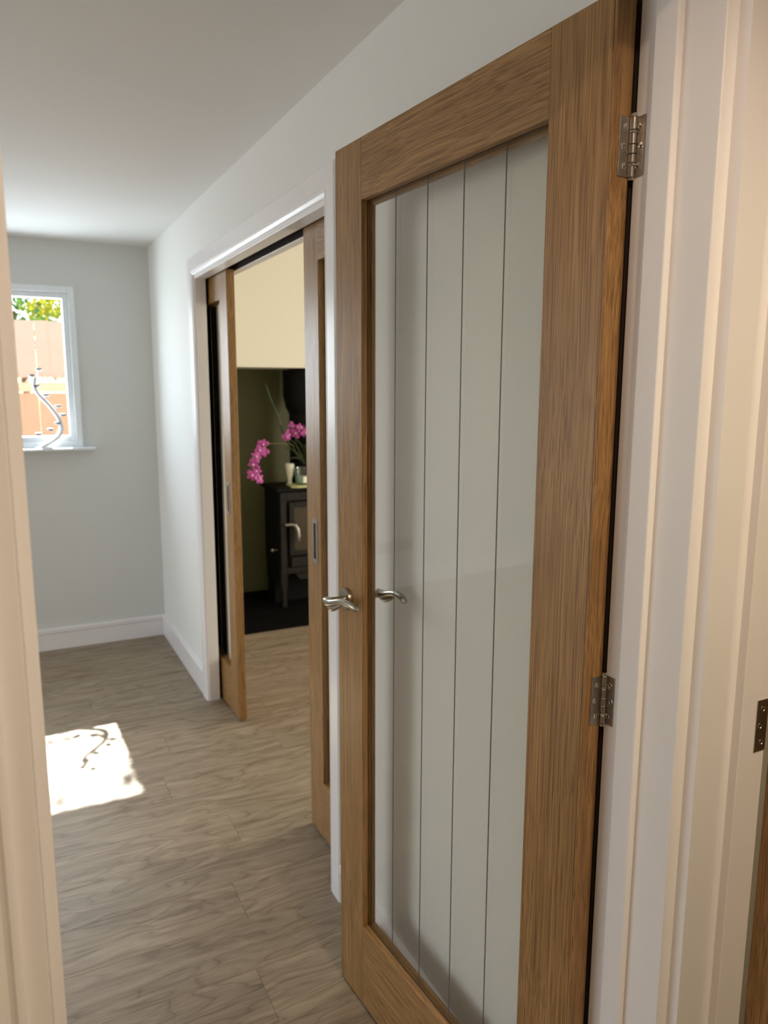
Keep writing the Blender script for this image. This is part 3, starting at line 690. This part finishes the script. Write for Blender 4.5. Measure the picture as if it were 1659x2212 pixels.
MB().lathe([(.122, 0), (.122, .02), (.112, .025), (.112, BZ+.12-SZT)], (1.85, 4.86, SZT), 'z', 28).build('flue_pipe', 'iron', sv, world=True)
MB().lathe([(.113, .48), (.135, .52), (.152, .60), (.152, .77)], (1.85, 4.86, SZT), 'z', 28).build('flue_collar', 'iron', sv, world=True)
box(SXL+.012, 4.80, .0305, SXR-.012, SYB-.002, .299).build('rear_heat_shield', 'iron', sv, .003, world=True)

# things on the stove
o = MB().prism([(1.655, 4.625), (1.690, 4.600), (1.98, 4.600), (1.98, 4.78), (1.67, 4.78)], 'z', SZT+.0003, SZT+.014).build('serving_board', 'board', bevel=.002)
tag(o, 'pale lime green board lying on the stove top', 'board')
cj = root('candle_jar', (1.757, 4.70, SZT+.014)); tag(cj, 'clear glass jar candle with teal wax on the green board', 'candle')
MB().lathe([(.038, .0), (.044, .006), (.050, .10), (.0515, .112), (.049, .112), (.046, .10), (.041, .010), (.001, .008)], (1.757, 4.70, SZT+.014), 'z', 24).build('jar', 'jar', cj, world=True)
MB().lathe([(.039, .009), (.043, .055), (.001, .056)], (1.757, 4.70, SZT+.014), 'z', 24).build('wax', 'wax', cj, world=True)
MB().tube([(1.757, 4.70, SZT+.069), (1.776, 4.70, SZT+.082)], .0015, 6).build('wick', 'dark', cj, world=True)
# ivory label wrapped on the right side of the jar
vs = []; fs = []
for i in range(7):
    t = math.radians(-100+i*14)
    for z, rr in ((.012, .0455), (.055, .0482)): vs.append((1.757+rr*math.cos(t), 4.70+rr*math.sin(t), SZT+.014+z))
for i in range(6): fs.append((2*i, 2*i+2, 2*i+3, 2*i+1))
MB().add(vs, fs).build('paper_label', 'waxw', cj, world=True)
vz = MB().lathe([(.016, 0), (.018, .006), (.014, .02), (.024, .07), (.031, .115), (.031, .130), (.026, .136), (.022, .130), (.001, .118)], (1.688, 4.745, SZT+.0142), 'z', 20).build('bud_vase', 'ceramic')
tag(vz, 'slim cream ceramic vase behind the jar candle', 'vase')

op = root('orchid', (1.84, 4.86, SZT)); tag(op, 'magenta orchid with dark leaves and two arching flower stems on the stove', 'plant')
OX, OY_, OZ_ = 1.800, 4.75, SZT
MB().lathe([(.030, .0005), (.036, .004), (.046, .09), (.046, .095), (.040, .092), (.001, .085)], (OX+.06, OY_+.085, OZ_+.0), 'z', 20).build('pot', 'iron', op, world=True)
def leafblade(p0, p1, wdt, droop, seed):
    p0, p1 = Vector(p0), Vector(p1); n = 8; vs = []; d = p1-p0
    side = Vector((d.y, -d.x, 0)); side = side.normalized() if side.length > 1e-4 else Vector((1, 0, 0))
    side = (side+Vector((.6, .1, 0))).normalized()
    for i in range(n+1):
        t = i/n; c_ = p0+d*t+Vector((0, 0, droop*4*t*(1-t))); ww = wdt*math.sin(math.pi*min(1, .12+.86*t))**.8
        vs += [c_-side*ww+Vector((0, 0, ww*.25)), c_, c_+side*ww+Vector((0, 0, ww*.25))]
    fs = []
    for i in range(n):
        for j in (0, 1): fs.append((i*3+j, i*3+j+1, (i+1)*3+j+1, (i+1)*3+j))
    m_ = MB().add(vs, fs, True); return m_
bx = (OX+.05, OY_+.05, OZ_+.10)
for i, (tip, wd_) in enumerate((((1.650, 4.70, 1.18), .034), ((1.70, 4.68, 1.17), .036), ((1.670, 4.69, 1.03), .040), ((1.76, 4.66, 1.12), .030), ((1.82, 4.70, 1.16), .026), ((1.655, 4.72, 1.10), .036))):
    o = leafblade(bx, tip, wd_, .03, i).build('leaf', 'leaf', op, world=True)
    sd = o.modifiers.new('thickness', 'SOLIDIFY'); sd.thickness = .003
sp1 = smooth([(OX+.04, OY_+.04, .95), (1.735, 4.72, 1.10), (1.715, 4.70, 1.20), (1.74, 4.69, 1.245), (1.80, 4.68, 1.235), (1.83, 4.68, 1.20)])
MB().tube(sp1, .0035, 6).build('flower_stem', 'stem', op, world=True)
sp2 = smooth([(OX+.03, OY_+.04, .95), (1.70, 4.66, 1.08), (1.645, 4.56, 1.130), (1.55, 4.44, 1.150), (1.40, 4.32, 1.158), (1.325, 4.27, 1.12), (1.275, 4.22, 1.045), (1.28, 4.20, .97)])
MB().tube(sp2, .0035, 6).build('flower_stem', 'stem', op, world=True)
sp3 = smooth([(OX+.03, OY_+.05, .95), (1.665, 4.74, 1.15), (1.62, 4.74, 1.28), (1.565, 4.74, 1.42), (1.53, 4.74, 1.52)])
MB().tube(sp3, [.006]*16+[.003], 6).build('support_cane', 'leaf', op, world=True)
def flower(c_, s, seed):
    rnd = random.Random(seed); mb = MB(); c_ = Vector(c_)
    R0 = Matrix.Rotation(rnd.uniform(-.5, .5), 3, 'Z') @ Matrix.Rotation(rnd.uniform(-.4, .4), 3, 'X') @ Matrix.Rotation(rnd.uniform(0, 6.28), 3, 'Y')
    for k in range(5):
        t = 2*math.pi*k/5; L = s*(1.0 if k in (1, 4) else .9)
        rot = R0 @ Matrix.Rotation(t, 3, 'Y')
        mb.ell(c_+rot @ Vector((0, 0, L*.55)), (L*(.46 if k in (1, 4) else .32), L*.10, L*.55), 8, 5, rot)
    o_ = mb.build('flower', 'orchid', op, world=True)
    l_ = MB().ell(c_+R0 @ Vector((0, -s*.22, 0)), (s*.20, s*.22, s*.24), 8, 5).build('lip', 'orchidlip', o_)
    l_.matrix_parent_inverse = Matrix.Identity(4); return o_
# upper cluster round (603-660, 920-958), placed along the first spray
for i, (x, y, z) in enumerate([(1.662, 4.68, 1.190), (1.705, 4.66, 1.200), (1.735, 4.65, 1.232), (1.760, 4.64, 1.205), (1.785, 4.65, 1.222), (1.805, 4.64, 1.190), (1.695, 4.70, 1.238), (1.650, 4.68, 1.178)]): flower((x, y, z), .036, 20+i)
# drooping cluster
for i, (x, y, z) in enumerate([(1.405, 4.30, 1.155), (1.375, 4.27, 1.120), (1.345, 4.25, 1.085), (1.320, 4.22, 1.045), (1.335, 4.22, 1.005), (1.305, 4.20, .985), (1.345, 4.20, .965), (1.400, 4.28, 1.112)]): flower((x-.040, y, z+.006), .035, 40+i)

# ------------------------------------------------------------------ sockets (reflected in the door glass)
for i, (x, lb) in enumerate(((-1.75, 'grey double socket plate on the window wall, farthest from the window'), (-1.56, 'grey double socket plate in the middle of the row of three'), (-1.37, 'grey double socket plate on the window wall, nearest the window'))):
    r = root('wall_socket', (x, YB, .32)); tag(r, lb, 'socket', 'row of sockets on the window wall')
    box(x-.073, YB-.008, .277, x+.073, YB, .363).build('face_plate', 'socket', r, .002, world=True)
    for dx in (-.02, .02): box(x+dx-.007, YB-.011, .335, x+dx+.007, YB-.008, .350).build('rocker_switch', 'dark', r, world=True)
# fittings round the ceiling lamps; all but the first are added
for (x, y), lb in zip(((.42, .14), (.74, -.32), (-1.0, 2.0), (-2.4, 3.4)), ('round ceiling downlight just above the near doorway', 'round fitting added round the hallway fill lamp', 'round fitting added round the fill lamp in the middle of the white room', 'round fitting added round the fill lamp at the far side of the white room')):
    r = MB().lathe([(.044, 0), (.044, -.004), (.038, -.006), (.036, -.002), (.036, 0)], (0, 0, 0), 'z', 28)
    o = r.build('downlight_or_added_fitting', 'white'); o.location = (x, y, ZC); tag(o, lb, 'light', 'recessed ceiling downlight and added fittings')
